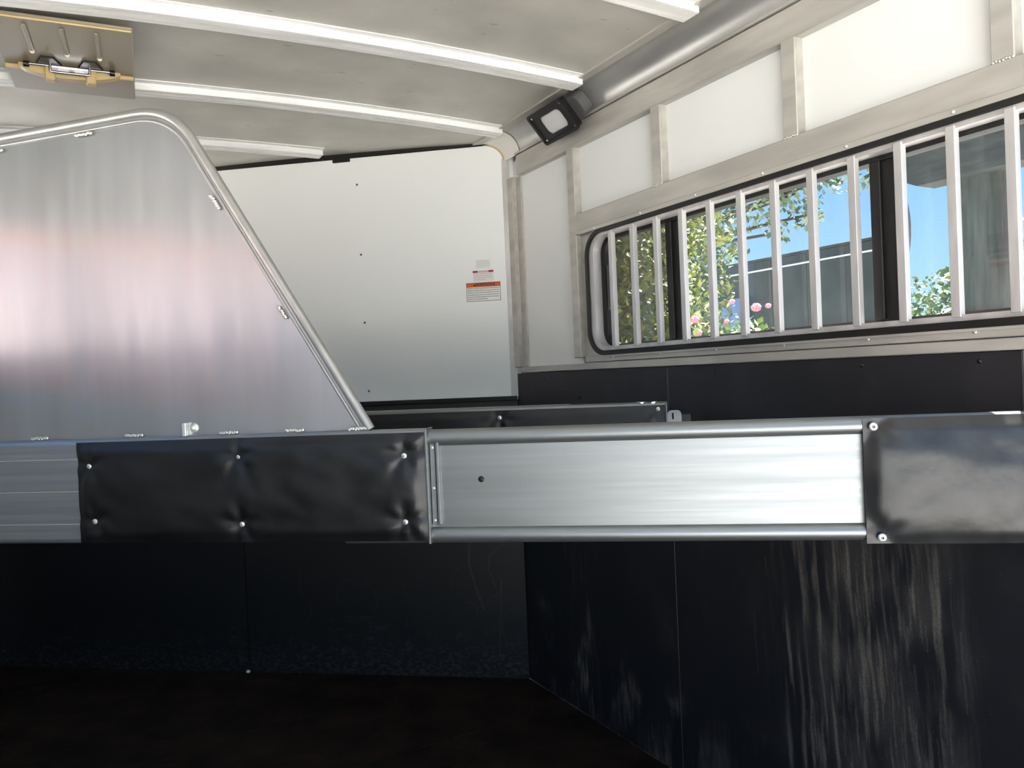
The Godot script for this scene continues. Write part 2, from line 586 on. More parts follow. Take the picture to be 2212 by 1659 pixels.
# ---------------------------------------------------------------- side walls
func build_side(sgn: float) -> void:
	var right := sgn > 0
	var mx := func(x: float) -> float: return x if right else 2 * MID_X - x
	var z_far := -2.72 if right else -3.40
	var bx := func(x0: float, x1: float, y0: float, y1: float, z0: float, z1: float, ch := 0.0015) -> SurfaceTool:
		return boxed(Vector3(mx.call(x0), y0, z0), Vector3(mx.call(x1), y1, z1), ch)
	var t: Node3D
	if right:
		t = thing("wall_right", "trailer side wall with white panels, aluminium posts and black lining around the barred window", "wall", Transform3D.IDENTITY, "", "structure")
	else:
		t = thing("wall_left", "trailer side wall with black lining opposite the barred window", "wall", Transform3D.IDENTITY, "", "structure")
	# outer skin in four pieces round the window opening
	var skin := mb()
	box(skin, Vector3(mx.call(1.562), -0.06, REAR_Z), Vector3(mx.call(1.60), 1.27, z_far - 0.1), 0.002)
	box(skin, Vector3(mx.call(1.562), 1.695, REAR_Z), Vector3(mx.call(1.60), 2.21, z_far - 0.1), 0.002)
	box(skin, Vector3(mx.call(1.562), 1.27, WIN_Z0 + 0.005), Vector3(mx.call(1.60), 1.695, z_far - 0.1), 0.002)
	box(skin, Vector3(mx.call(1.562), 1.27, REAR_Z), Vector3(mx.call(1.60), 1.695, WIN_Z1 - 0.005), 0.002)
	part("outer_skin", skin, M.skin, t)
	# white panels between the posts
	var posts := [-2.279, -1.82, -1.326, -0.834, -0.345, 0.145, 0.455]
	for i in posts.size():
		var z0: float = z_far if i == 0 else posts[i - 1] + 0.02
		var z1: float = posts[i] + 0.02
		part("white_panel", bx.call(1.548, 1.561, 1.24 if i == 0 else 1.70, 2.07, z0 + 0.001, z1 - 0.001), M.white, t)
	for i in posts.size():
		var z: float = posts[i]
		var p := part("post", bx.call(1.520, 1.552, 1.27 if i == 0 else 1.755, 2.0, z, z + 0.043, 0.002), M.frame_alu, t)
		# welded foot of the post
		var wd := mb()
		for k in 7:
			var zz := z + 0.004 + k * 0.006
			lathe(wd, [Vector2(0.0035, 0.0), Vector2(0.0028, 0.002), Vector2(0.0, 0.003)], 7, Transform3D(Basis(Vector3.BACK, sgn * PI / 2), Vector3(mx.call(1.520), 1.765 + 0.001 * sin(k * 2.0), zz)))
		if i > 0:
			part("weld", wd, M.weld, p)
	# rails along the wall
	part("top_rail", bx.call(1.518, 1.561, 1.996, 2.072, REAR_Z, z_far + 0.09, 0.003), M.frame_alu, t)
	part("rail_lip", bx.call(1.514, 1.53, 2.0745, 2.082, REAR_Z, z_far + 0.09, 0.001), M.frame_alu, t)
	part("window_rail", bx.call(1.518, 1.561, 1.692, 1.764, REAR_Z, -2.24, 0.003), M.frame_alu, t)
	var lip := mb()
	box(lip, Vector3(mx.call(1.514), 1.690, REAR_Z), Vector3(mx.call(1.53), 1.704, -2.21), 0.001)
	part("rail_lip", lip, M.frame_alu, t)
	part("sill_rail", bx.call(1.522, 1.561, 1.227, 1.250, REAR_Z, -2.66 if right else z_far, 0.002), M.frame_alu, t)
	part("sill_rail", bx.call(1.527, 1.561, 1.252, 1.274, REAR_Z, -2.22, 0.002), M.frame_alu, t)
	# jamb plate with the rounded opening
	var xf := Transform3D(Basis(Vector3(0, 0, 1), Vector3.UP, Vector3(-sgn, 0, 0)), Vector3(mx.call(1.545), 0, 0))
	var jamb := mb()
	ring(jamb, square_like(-2.238, WIN_Z1 + 0.06, 1.268, 1.70), rounded(WIN_Z0 + 0.01, WIN_Z1 - 0.01, 1.287, 1.679, 0.075), -0.012, 0.006, xf)
	part("jamb_plate", jamb, M.frame_alu, t)
	# screws in the rail round the window
	var sc := mb()
	lathe(sc, [Vector2(0.0042, 0.0), Vector2(0.0038, 0.0018), Vector2(0.002, 0.0028), Vector2(0.0, 0.003)], 8)
	var first_screw: MeshInstance3D = null
	var face := Basis(Vector3.BACK, sgn * PI / 2)
	for i in 8:
		var at := Transform3D(face, Vector3(mx.call(1.514), 1.697, -2.12 + i * 0.243))
		if first_screw == null:
			first_screw = part("screw", sc, M.zinc, t, at)
		else:
			again(first_screw, at, t)
		again(first_screw, Transform3D(face, Vector3(mx.call(1.5268), 1.265, -2.06 + i * 0.235)), t)
	# black lining
	if right:
		var pan := [[-2.712, -1.802], [-1.798, -0.802]]
		for p in pan:
			var u0: float = (p[0] + 2.712) / 1.91
			var u1: float = (p[1] + 2.712) / 1.91
			var st := mb()
			sheet_uv(st, Vector3(1.53, 0, p[0]), Vector3(1.53, 0, p[1]), Vector3(1.53, 1.225, p[1]), Vector3(1.53, 1.225, p[0]), Vector3(0.03, 0, 0), u0, u1)
			part("lining_panel", st, M.lining, t)
		part("lining_panel", bx.call(1.53, 1.56, 0.0, 1.225, -0.798, REAR_Z), M.lining_plain, t)
		part("seam_strip", bx.call(1.5292, 1.55, 0.0, 1.224, -1.8018, -1.7982, 0.0005), M.seam, t)
		part("seam_strip", bx.call(1.5275, 1.55, 0.0, 1.226, -0.803, -0.797, 0.001), M.seam, t)
		var dark: MeshInstance3D = null
		for z in [-2.45, -2.27, -1.60, -1.14, -0.88, -2.27]:
			var at := Transform3D(face, Vector3(1.53, 1.208 if dark == null or z != -2.27 else 1.13, z))
			if dark == null:
				var s2 := mb()
				lathe(s2, [Vector2(0.005, 0.0), Vector2(0.0045, 0.002), Vector2(0.0, 0.003)], 8)
				dark = part("lining_screw", s2, M.black_plastic, t, at)
			else:
				again(dark, at, t)
	else:
		# dropped feed door of the first stall: lintel, the wall under it and beyond it
		part("feed_door_sill", bx.call(1.53, 1.60, -0.06, 1.25, z_far, -4.15, 0.003), M.lining_plain, t)
		part("lintel", bx.call(1.52, 1.60, 2.03, 2.21, z_far, -4.15, 0.003), M.skin, t)
		part("end_wall", bx.call(1.53, 1.60, -0.06, 2.21, -4.15, -4.60, 0.003), M.skin, t)
		part("lining_panel", bx.call(1.53, 1.56, 0.0, 0.80, -1.802, REAR_Z), M.lining_plain, t)
		part("lining_panel", bx.call(1.53, 1.56, 0.0, 0.80, z_far, -1.798), M.lining_plain, t)
		part("upper_sheet", bx.call(1.535, 1.56, 0.802, 1.226, z_far, REAR_Z), M.frame_alu, t)
	build_window(sgn, mx)

func build_window(sgn: float, mx: Callable) -> void:
	var right := sgn > 0
	var w: Node3D
	if right:
		w = thing("window_1", "long barred sliding window with black gasket looking onto shrubs and roses", "window", Transform3D.IDENTITY, "", "structure")
	else:
		w = thing("window_2", "barred sliding window in the wall behind the head panel", "window", Transform3D.IDENTITY, "", "structure")
	# local axes: x = world z, y = up, z = into the room
	var xf := Transform3D(Basis(Vector3(0, 0, 1), Vector3.UP, Vector3(-sgn, 0, 0)), Vector3(mx.call(1.545), 0, 0))
	var a0 := WIN_Z0
	var a1 := WIN_Z1
	var st := mb()
	ring(st, rounded(a0, a1, 1.273, 1.691, 0.085), rounded(a0 + 0.0155, a1 - 0.0155, 1.288, 1.678, 0.07), -0.01, 0.029, xf)
	part("gasket", st, M.gasket, w)
	st = mb()
	ring(st, rounded(a0 + 0.016, a1 - 0.016, 1.2885, 1.6775, 0.069), rounded(a0 + 0.040, a1 - 0.040, 1.301, 1.667, 0.055), -0.01, 0.022, xf)
	part("window_frame", st, M.bar, w)
	st = mb()
	ring(st, rounded(a0 + 0.012, a1 - 0.012, 1.284, 1.682, 0.07), rounded(a0 + 0.062, a1 - 0.062, 1.308, 1.656, 0.04), -0.045, -0.0105, xf)
	part("glazing_seal", st, M.gasket, w)
	st = mb()
	ring(st, rounded(a0 - 0.006, a1 + 0.006, 1.267, 1.697, 0.091), rounded(a0 - 0.0005, a1 + 0.0005, 1.2725, 1.6915, 0.0855), 0.0, 0.026, xf)
	part("trim_ring", st, M.frame_alu, w)
	# three panes and two posts between them
	var cuts := [a0 + 0.055, -1.80, -1.09, a1 - 0.055]
	for i in (3 if right else 0):          # the far window stands open
		var off := -0.024 if i != 1 else -0.036
		st = mb()
		var p := rounded(cuts[i] - 0.01, cuts[i + 1] + 0.01, 1.303, 1.658, 0.035, 5)
		if i == 1:
			p = rounded(cuts[i] - 0.01, cuts[i + 1] + 0.01, 1.303, 1.658, 0.004, 2)
		# a pane is one clear face of glass in its seal
		st.set_smooth_group(-1)
		var tr := Geometry2D.triangulate_polygon(p)
		for k in range(0, tr.size(), 3):
			tri(st, xf * Vector3(p[tr[k]].x, p[tr[k]].y, off), xf * Vector3(p[tr[k + 1]].x, p[tr[k + 1]].y, off), xf * Vector3(p[tr[k + 2]].x, p[tr[k + 2]].y, off), xf * Vector3(p[tr[k]].x, p[tr[k]].y, off - 1.0))
		var pane := part("pane", st, M.glass_tint if i == 0 else M.glass, w)
		pane.set_meta("label", ["green tinted pane", "clear pane", "dusty clear pane"][i])
	for z in [[-1.813, -1.762], [-1.122, -1.063]]:
		st = mb()
		box(st, Vector3(mx.call(1.553), 1.305, z[0]), Vector3(mx.call(1.59), 1.657, z[0] + 0.026), 0.002)
		box(st, Vector3(mx.call(1.560), 1.305, z[0] + 0.024), Vector3(mx.call(1.592), 1.657, z[1]), 0.002)
		part("mullion", st, M.gasket, w)
	# finger pulls on the glass
	for g in [[-2.118, 1.0], [-1.752, 1.0], [-1.055, 1.0]]:
		st = mb()
		var pr := PackedVector2Array()
		for i in 13:
			var a := -PI / 2 + PI * i / 12
			pr.append(Vector2(g[0] + cos(a) * 0.020, 1.50 + sin(a) * 0.075))
		prism(st, pr, -0.021, -0.012, xf)
		part("finger_pull", st, M.grey_plastic, w)
	# guard bars
	var bar0: MeshInstance3D = null
	for i in 17:
		var z := -2.0436 + i * 0.1127
		if z > a1 - 0.06:
			break
		var at := Transform3D(Basis.IDENTITY, Vector3(mx.call(1.527), 0, z))
		if bar0 == null:
			bar0 = part("bar", boxed(Vector3(-0.008, 1.296, -0.0095), Vector3(0.008, 1.674, 0.0095), 0.001), M.bar, w, at)
		else:
			again(bar0, at, w)

# ---------------------------------------------------------------- slanted front wall
func slant_frame(origin: Vector3) -> Transform3D:
	# x along the slant towards the window wall, y up, z towards the tail
	var a := deg_to_rad(SLANT)
	return Transform3D(Basis(Vector3(sin(a), 0, cos(a)), Vector3.UP, Vector3(-cos(a), 0, sin(a))), origin)

func build_front_wall() -> void:
	var xf := slant_frame(Vector3(WALL_X, 0, -2.7093))
	var t := thing("wall_front", "slanted white front wall with black lining below and aluminium corner strip", "wall", xf, "", "structure")
	part("white_panel", boxed(Vector3(-2.62, 1.12, -0.03), Vector3(0.02, 2.142, 0.0), 0.001), M.white, t)
	part("top_trim", boxed(Vector3(-2.62, 2.142, -0.05), Vector3(0.0, 2.175, 0.004), 0.002), M.black_trim, t)
	var notch := mb()
	box(notch, Vector3(-0.735, 2.128, -0.02), Vector3(-0.66, 2.15, 0.006), 0.002)
	part("trim_notch", notch, M.black_trim, t)
	part("lining_trim", boxed(Vector3(-2.62, 1.118, -0.03), Vector3(-0.002, 1.136, 0.010), 0.002), M.black_trim, t)
	# lining in two sheets, seam at 1.21 m from the corner
	for p in [[-2.60, -1.212, 0.0, 0.534], [-1.208, -0.002, 0.536, 1.0]]:
		var st := mb()
		sheet_uv(st, Vector3(p[0], 0.0, 0.004), Vector3(p[1], 0.0, 0.004), Vector3(p[1], 1.118, 0.004), Vector3(p[0], 1.118, 0.004), Vector3(0, 0, -0.03), p[2], p[3])
		part("lining_panel", st, M.lining_front, t)
	part("seam_light_stop", boxed(Vector3(-2.60, 0.0, -0.06), Vector3(-0.002, 1.118, -0.028), 0.001), M.black_trim, t)  # added dark board, stops daylight showing through the lining seam
	# corner strip
	var cs := part("corner_strip", boxed(Vector3(-0.026, 1.132, 0.0), Vector3(0.004, 2.084, 0.003), 0.0008), M.bar, t)
	var sc := mb()
	lathe(sc, [Vector2(0.0032, 0.0), Vector2(0.0028, 0.0014), Vector2(0.0, 0.002)], 8)
	var s0: MeshInstance3D = null
	for y in [2.05, 1.80, 1.52, 1.30]:
		var at := Transform3D(Basis(Vector3.RIGHT, PI / 2), Vector3(-0.012, y, 0.003))
		if s0 == null:
			s0 = part("screw", sc, M.zinc, cs, at)
		else:
			again(s0, at, cs)
	var d0: MeshInstance3D = null
	for p in [[-0.635, 2.032], [-0.631, 1.743], [-0.628, 1.462], [-0.623, 1.179], [-1.25, 1.743], [-1.25, 1.462]]:
		var at := Transform3D(Basis(Vector3.RIGHT, PI / 2), Vector3(p[0], p[1], 0.0))
		if d0 == null:
			var s2 := mb()
			lathe(s2, [Vector2(0.0048, 0.0), Vector2(0.004, 0.0018), Vector2(0.0, 0.0024)], 8)
			d0 = part("panel_screw", s2, M.grey_plastic, t, at)
		else:
			again(d0, at, t)
	# aluminium angle in the corner, on the side wall's edge
	var ang := mb()
	box(ang, Vector3(1.522, 1.25, -2.715), Vector3(1.552, 2.0, -2.672), 0.002)
	box(ang, Vector3(1.540, 1.25, -2.675), Vector3(1.552, 2.0, -2.635), 0.002)
	var g := thing("trim_1", "aluminium angle strip standing in the corner beside the slanted white wall", "trim", Transform3D.IDENTITY, "", "structure")
	part("angle_strip", ang, M.frame_alu, g)

# ---------------------------------------------------------------- floor, tail frame
func build_floor() -> void:
	var t := thing("floor", "dark rubber matted trailer floor with dusty seams", "floor", Transform3D.IDENTITY, "", "structure")
	part("deck", boxed(Vector3(-0.56, -0.09, REAR_Z), Vector3(1.60, -0.022, -4.75), 0.003), M.skin, t)
	var e := [REAR_Z - 0.01, -1.02, -2.41, -3.80, -4.6]
	for i in e.size() - 1:
		part("rubber_mat", boxed(Vector3(-0.50, -0.02, e[i] - 0.002), Vector3(1.529, 0.0, e[i + 1] + 0.002), 0.004), M.mat, t)
	var f := thing("trim_2", "aluminium frame round the open tail of the trailer", "trim", Transform3D.IDENTITY, "", "structure")
	part("header", boxed(Vector3(-0.56, 2.06, REAR_Z), Vector3(1.60, 2.23, REAR_Z + 0.05), 0.004), M.frame_alu, f)
	for x in [-0.56, 1.52]:
		part("jamb", boxed(Vector3(x, -0.09, REAR_Z), Vector3(x + 0.08, 2.06, REAR_Z + 0.05), 0.004), M.frame_alu, f)
	part("tail_sill", boxed(Vector3(-0.48, -0.09, REAR_Z), Vector3(1.52, -0.005, REAR_Z + 0.05), 0.004), M.frame_alu, f)

# ---------------------------------------------------------------- stall dividers
func pad(x0: float, x1: float, y0: float, y1: float, depth: float, pins: Array, seed_: int, puff: float) -> SurfaceTool:
	var st := mb()
	var nx := int((x1 - x0) / 0.0065)
	var ny := int((y1 - y0) / 0.0065)
	var n := FastNoiseLite.new()
	n.seed = seed_
	n.frequency = 6.0
	n.fractal_octaves = 2
	var g := []
	for i in nx + 1:
		var col := []
		for j in ny + 1:
			var x := lerpf(x0, x1, float(i) / nx)
			var y := lerpf(y0, y1, float(j) / ny)
			var e := minf(minf(x - x0, x1 - x), minf(y - y0, y1 - y))
			var h := depth * (0.35 + 0.65 * smoothstep(0.0, 0.022, e))
			var cx := (x - x0) / (x1 - x0) * 2 - 1
			var cy := (y - y0) / (y1 - y0) * 2 - 1
			h += puff * (1 - cx * cx * cx * cx) * (1 - cy * cy)
			h += n.get_noise_2d(x, y * 1.6) * depth * 0.30 * smoothstep(0.0, 0.03, e)
			for p in pins:
				var d := Vector2(x - p.x, y - p.y)
				var r := d.length()
				h -= (depth * 0.55 + puff * 0.3) * exp(-r * r / 0.0006)
				# folds that fan out from the fastener
				h += sin(atan2(d.y, d.x) * 5.0 + seed_) * 0.0022 * exp(-pow((r - 0.025) / 0.02, 2))
			col.append(Vector3(x, y, maxf(h, 0.001)))
		g.append(col)
	st.set_smooth_group(0)
	for i in nx:
		for j in ny:
			quad(st, g[i][j], g[i + 1][j], g[i + 1][j + 1], g[i][j + 1], (g[i][j] as Vector3) - Vector3(0, 0, 1))
	st.set_smooth_group(-1)
	var c := Vector3((x0 + x1) / 2, (y0 + y1) / 2, 0)
	var flat := func(v: Vector3) -> Vector3: return Vector3(v.x, v.y, 0)
	for i in nx:
		for j in [0, ny]:
			quad(st, g[i][j], g[i + 1][j], flat.call(g[i + 1][j]), flat.call(g[i][j]), c)
	for j in ny:
		for i in [0, nx]:
			quad(st, g[i][j], g[i][j + 1], flat.call(g[i][j + 1]), flat.call(g[i][j]), c)
	quad(st, Vector3(x0, y0, 0), Vector3(x1, y0, 0), Vector3(x1, y1, 0), Vector3(x0, y1, 0), c + Vector3(0, 0, 1))
	return st

func fastener(parent: Node3D, first: Array, at: Vector3, r: float, called := "fastener") -> void:
	var xf := Transform3D(Basis(Vector3.RIGHT, PI / 2).scaled(Vector3.ONE * r), at)
	xf.basis = Basis(Vector3.RIGHT, PI / 2) * Basis.from_scale(Vector3.ONE * r)
	if first.is_empty():
		var st := mb()
		lathe(st, [Vector2(1.0, 0.0), Vector2(0.98, 0.22), Vector2(0.8, 0.40), Vector2(0.5, 0.5), Vector2(0.24, 0.52), Vector2(0.2, 0.2), Vector2(0.0, 0.18)], 16)
		first.append(part(called, st, M.zinc, parent, xf))
	else:
		var o := again(first[0], xf, parent)
		o.name = called

func weld_bead(st: SurfaceTool, a: Vector3, b: Vector3, r: float) -> void:
	var n := maxi(3, int(a.distance_to(b) / (r * 0.9)))
	for i in n + 1:
		var p := a.lerp(b, float(i) / n) + Vector3(rng.randf_range(-0.3, 0.3), rng.randf_range(-0.3, 0.3), 0) * r
		lathe(st, [Vector2(r, 0.0), Vector2(r * 0.8, r * 0.45), Vector2(0.0, r * 0.65)], 7, Transform3D(Basis(Vector3.RIGHT, PI / 2), p))

# beaded rail: a round bead along the top and bottom edge, flat web between
func beaded_profile(y0: float, y1: float, r: float, web: float) -> PackedVector2Array:
	var o := PackedVector2Array()
	var lo := asin(web / r)
	for i in 19:                       # bottom bead, from one web face round to the other
		var a := PI / 2 + lo + (TAU - 2 * lo) * i / 18.0
		o.append(Vector2(cos(a) * r, y0 + r + sin(a) * r))
	for i in 19:
		var a := -PI / 2 + lo + (TAU - 2 * lo) * i / 18.0
		o.append(Vector2(cos(a) * r, y1 - r + sin(a) * r))
	return o

func along_x() -> Transform3D:
	# a profile drawn in (z, y) pushed along x
	return Transform3D(Basis(Vector3(0, 0, 1), Vector3.UP, Vector3(-1, 0, 0)), Vector3.ZERO)

func build_divider() -> void:
	var xf := slant_frame(slant_point(1.479))
	var t := thing("stall_divider", "stall divider with silver rail, black vinyl pads and a sloped aluminium head panel", "divider", xf)
	# telescoping rail, bare silver stretch
	var st := mb()
	prism_smooth(st, beaded_profile(0.897, 1.120, 0.0165, 0.006), 0.745, -0.60)
	# black disc on the web, its colour stands for the shade in a drilled hole
	var rail := part("rail", st, M.rail, t)
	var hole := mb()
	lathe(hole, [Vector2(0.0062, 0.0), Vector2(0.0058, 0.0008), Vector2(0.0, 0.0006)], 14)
	part("hole_shade_disc", hole, M.gasket, rail, Transform3D(Basis(Vector3.RIGHT, PI / 2), Vector3(-0.319, 1.021, 0.0058)))
	# outer sleeve
	var sl := mb()
	prism_smooth(sl, rounded(-0.019, 0.019, 0.9025, 1.1225, 0.011, 5), -0.42, -1.78)
	var sleeve := part("sleeve", sl, M.sleeve, t)
	var gr := mb()
	for y in [1.081, 1.013, 0.944]:
		box(gr, Vector3(-1.78, y - 0.0012, 0.0185), Vector3(-1.181, y + 0.0012, 0.0204), 0.0006)
	part("extrusion_line", gr, M.weld, sleeve)
	# end plate and folded edge of the sleeve
	var ep := mb()
	box(ep, Vector3(-0.424, 0.899, -0.021), Vector3(-0.4195, 1.1235, 0.026), 0.001)
	part("end_plate", ep, M.rail, sleeve)
	var es := mb()
	box(es, Vector3(-0.4185, 0.934, 0.004), Vector3(-0.408, 1.096, 0.011), 0.001)
	box(es, Vector3(-0.4065, 0.934, 0.004), Vector3(-0.3995, 1.096, 0.016), 0.002)
	part("edge_channel", es, M.rail, sleeve)
	var f0 := []
	for y in [1.085, 1.006, 0.943]:
		fastener(sleeve, f0, Vector3(-0.413, y, 0.011), 0.003, "rivet")
	# pads
	var pins := [Vector2(-1.151, 1.067), Vector2(-0.813, 1.078), Vector2(-0.466, 1.072), Vector2(-1.144, 0.951), Vector2(-0.812, 0.942), Vector2(-0.469, 0.943)]
	var p1 := part("pad", pad(-1.181, -0.424, 0.905, 1.1165, 0.012, pins, 3, 0.004), M.vinyl, t, Transform3D(Basis.IDENTITY, Vector3(0, 0, 0.019)))
	p1.set_meta("label", "long black vinyl pad with six white fasteners")
	var f1 := []
	for p in pins:
		fastener(p1, f1, Vector3(p.x, p.y, 0.0062), 0.0056)
	var pins2 := [Vector2(0.394, 1.102), Vector2(0.402, 0.906), Vector2(0.715, 1.102), Vector2(0.715, 0.906)]
	var p2 := part("pad", pad(0.378, 0.735, 0.894, 1.1165, 0.010, pins2, 8, 0.016), M.vinyl_lit, t, Transform3D(Basis.IDENTITY, Vector3(0, 0, 0.0165)))
	p2.set_meta("label", "puffy black vinyl pad at the wall end, greyed by rear light put into its colour")
	var f2 := []
	for p in pins2:
		fastener(p2, f2, Vector3(p.x, p.y, 0.0075), 0.0078)
	# head panel: bent tube with a sheet inside
	var path := fillet([Vector3(-1.74, 1.118, 0), Vector3(-1.74, 1.752, 0), Vector3(-0.938, 1.803, 0), Vector3(-0.541, 1.124, 0)], 0.085, 10)
	var hs := PackedVector2Array()
	for p in path:
		hs.append(Vector2(p.x, p.y))
	var sh := mb()
	prism(sh, hs, -0.002, 0.002)
	part("head_panel", sh, M.sheet, t)
	var tb := mb()
	tube(tb, path, 0.0098, 18)
	var tubep := part("head_tube", tb, M.tube, t)
	var inner := fillet([Vector3(-1.722, 1.14, 0.002), Vector3(-1.722, 1.736, 0.002), Vector3(-0.947, 1.786, 0.002), Vector3(-0.560, 1.124, 0.002)], 0.078, 10)
	var fl := mb()
	tube(fl, inner, 0.0036, 10)
	part("edge_bead", fl, M.tube, tubep)
	var wd := mb()
	for p in [[-1.16, 1.764, -1.125, 1.766], [-0.858, 1.612, -0.842, 1.586], [-0.722, 1.378, -0.708, 1.355], [-1.365, 1.748, -1.34, 1.750], [-0.582, 1.126, -0.548, 1.126]]:
		weld_bead(wd, Vector3(p[0], p[1], 0.007), Vector3(p[2], p[3], 0.007), 0.004)
	part("weld", wd, M.weld, tubep)
	var wb := mb()
	for x in [-1.285, -1.06, -0.845, -0.70]:
		weld_bead(wb, Vector3(x - 0.018, 1.1265, 0.004), Vector3(x + 0.018, 1.1265, 0.004), 0.0038)
	part("base_weld", wb, M.weld, sleeve)
	# small keeper on the foot of the sheet
	var kp := part("keeper", boxed(Vector3(-0.943, 1.1225, 0.002), Vector3(-0.935, 1.150, 0.014), 0.001), M.zinc, t)
	var kb := mb()
	lathe(kb, [Vector2(0.010, 0.0), Vector2(0.009, 0.003), Vector2(0.006, 0.004), Vector2(0.004, 0.009), Vector2(0.0, 0.0095)], 14)
	part("bolt", kb, M.zinc, kp, Transform3D(Basis(Vector3.RIGHT, PI / 2), Vector3(-0.922, 1.139, 0.002)))
	# hinge on the window wall
	var hg := mb()
	box(hg, Vector3(0.745, 0.93, -0.004), Vector3(0.772, 1.09, 0.004), 0.001)
	tube(hg, [Vector3(0.757, 0.90, 0.0), Vector3(0.757, 1.12, 0.0)], 0.009, 10)
	part("hinge", hg, M.zinc, t)

func slant_point(c: float) -> Vector3:
	var a := deg_to_rad(SLANT)
	return Vector3(cos(a), 0, -sin(a)) * c

# profile drawn in (z, y), pushed along local x with soft normals
func prism_smooth(st: SurfaceTool, prof: PackedVector2Array, x0: float, x1: float) -> void:
	var o := prof
	if Geometry2D.is_polygon_clockwise(o):
		o.reverse()
	var n := o.size()
	for i in n:
		var a := o[i]
		var b := o[(i + 1) % n]
		var d := (b - a).normalized()
		var inn := (a + b) * 0.5 + Vector2(-d.y, d.x) * 0.001
		st.set_smooth_group(0 if a.distance_to(b) < 0.02 else -1)
		quad(st, Vector3(x0, a.y, a.x), Vector3(x0, b.y, b.x), Vector3(x1, b.y, b.x), Vector3(x1, a.y, a.x), Vector3((x0 + x1) / 2, inn.y, inn.x))
	st.set_smooth_group(-1)
	var t := Geometry2D.triangulate_polygon(o)
	for i in range(0, t.size(), 3):
		for x in [x0, x1]:
			tri(st, Vector3(x, o[t[i]].y, o[t[i]].x), Vector3(x, o[t[i + 1]].y, o[t[i + 1]].x), Vector3(x, o[t[i + 2]].y, o[t[i + 2]].x), Vector3((x0 + x1) / 2, o[t[i]].y, o[t[i]].x))

func build_far_divider() -> void:
	var xf := slant_frame(slant_point(2.25))
	var t := thing("stall_divider", "low stall divider with black padded face and rounded hinge tab, before the white slanted wall", "divider", xf)
	var st := mb()
	prism_smooth(st, rounded(-0.019, 0.019, 0.905, 1.127, 0.010, 5), 0.058, -0.214)
	var s2 := mb()
	prism_smooth(s2, rounded(-0.021, 0.021, 0.903, 1.129, 0.010, 5), -0.2145, -2.25)
	part("rail", st, M.rail, t)
	part("sleeve", s2, M.rail, t)
	var pins := [Vector2(0.035, 1.107), Vector2(-0.419, 1.097), Vector2(-0.87, 1.10), Vector2(0.035, 0.93), Vector2(-0.419, 0.93), Vector2(-0.87, 0.93)]
	var p := part("pad", pad(-1.60, 0.055, 0.905, 1.118, 0.007, pins, 12, 0.002), M.vinyl, t, Transform3D(Basis.IDENTITY, Vector3(0, 0, 0.021)))
	var f := []
	for q in pins:
		fastener(p, f, Vector3(q.x, q.y, 0.0035), 0.0062)
	part("end_plate", boxed(Vector3(0.0565, 0.90, -0.022), Vector3(0.0605, 1.127, 0.032), 0.001), M.rail, t)
	# hinge tab with a slot
	var tab := mb()
	ring(tab, rounded(0.061, 0.100, 1.03, 1.101, 0.012, 4), rounded(0.0735, 0.0785, 1.075, 1.094, 0.0024, 4), -0.004, 0.004, Transform3D.IDENTITY)
	part("hinge_tab", tab, M.rail, t)
	part("hinge_pin", boxed(Vector3(0.098, 0.92, -0.012), Vector3(0.128, 1.09, 0.0), 0.002), M.black_plastic, t)

# ---------------------------------------------------------------- things on the walls and roof
func build_light() -> void:
	# local: x along the trailer towards the tail, y out of the corner into the room, z down the slope
	var out := Vector3(-0.74, -0.67, 0).normalized()
	var xa := Vector3(0, 0, 1)
	var za := xa.cross(out).normalized()
	var xf := Transform3D(Basis(xa, out, za), Vector3(1.470, 2.097, -2.215))
	var t := thing("corner_light", "black rectangular lamp with frosted lens in the rounded roof corner", "light", xf)
	var st := mb()
	# body with rounded back end
	var pr := rounded(-0.105, 0.13, -0.042, 0.042, 0.03, 6)
	var pf := Transform3D(Basis(Vector3.RIGHT, Vector3(0, 0, 1), Vector3(0, -1, 0)), Vector3.ZERO)
	prism(st, pr, -0.018, 0.022, pf)
	part("housing", st, M.grey_plastic, t)
	st = mb()
	ring(st, rounded(-0.118, 0.085, -0.056, 0.056, 0.010, 5), rounded(-0.075, 0.050, -0.034, 0.034, 0.018, 5), -0.018, -0.038, pf)
	ring(st, rounded(-0.122, 0.089, -0.060, 0.060, 0.012, 5), rounded(-0.112, 0.079, -0.050, 0.050, 0.008, 5), -0.036, -0.044, pf)
	part("bezel", st, M.black_plastic, t)
	st = mb()
	prism(st, rounded(-0.078, 0.053, -0.036, 0.036, 0.018, 6), -0.018, -0.031, pf)
	part("lens", st, M.lens, t)
	var s0: MeshInstance3D = null
	for p in [[-0.105, -0.045], [-0.105, 0.045], [0.073, -0.045], [0.073, 0.045]]:
		var at := Transform3D(Basis.IDENTITY, Vector3(p[0], 0.038, p[1]))
		if s0 == null:
			var sc := mb()
			lathe(sc, [Vector2(0.004, 0.0), Vector2(0.0035, 0.002), Vector2(0.0, 0.003)], 8)
			s0 = part("screw", sc, M.zinc, t, at)
		else:
			again(s0, at, t)

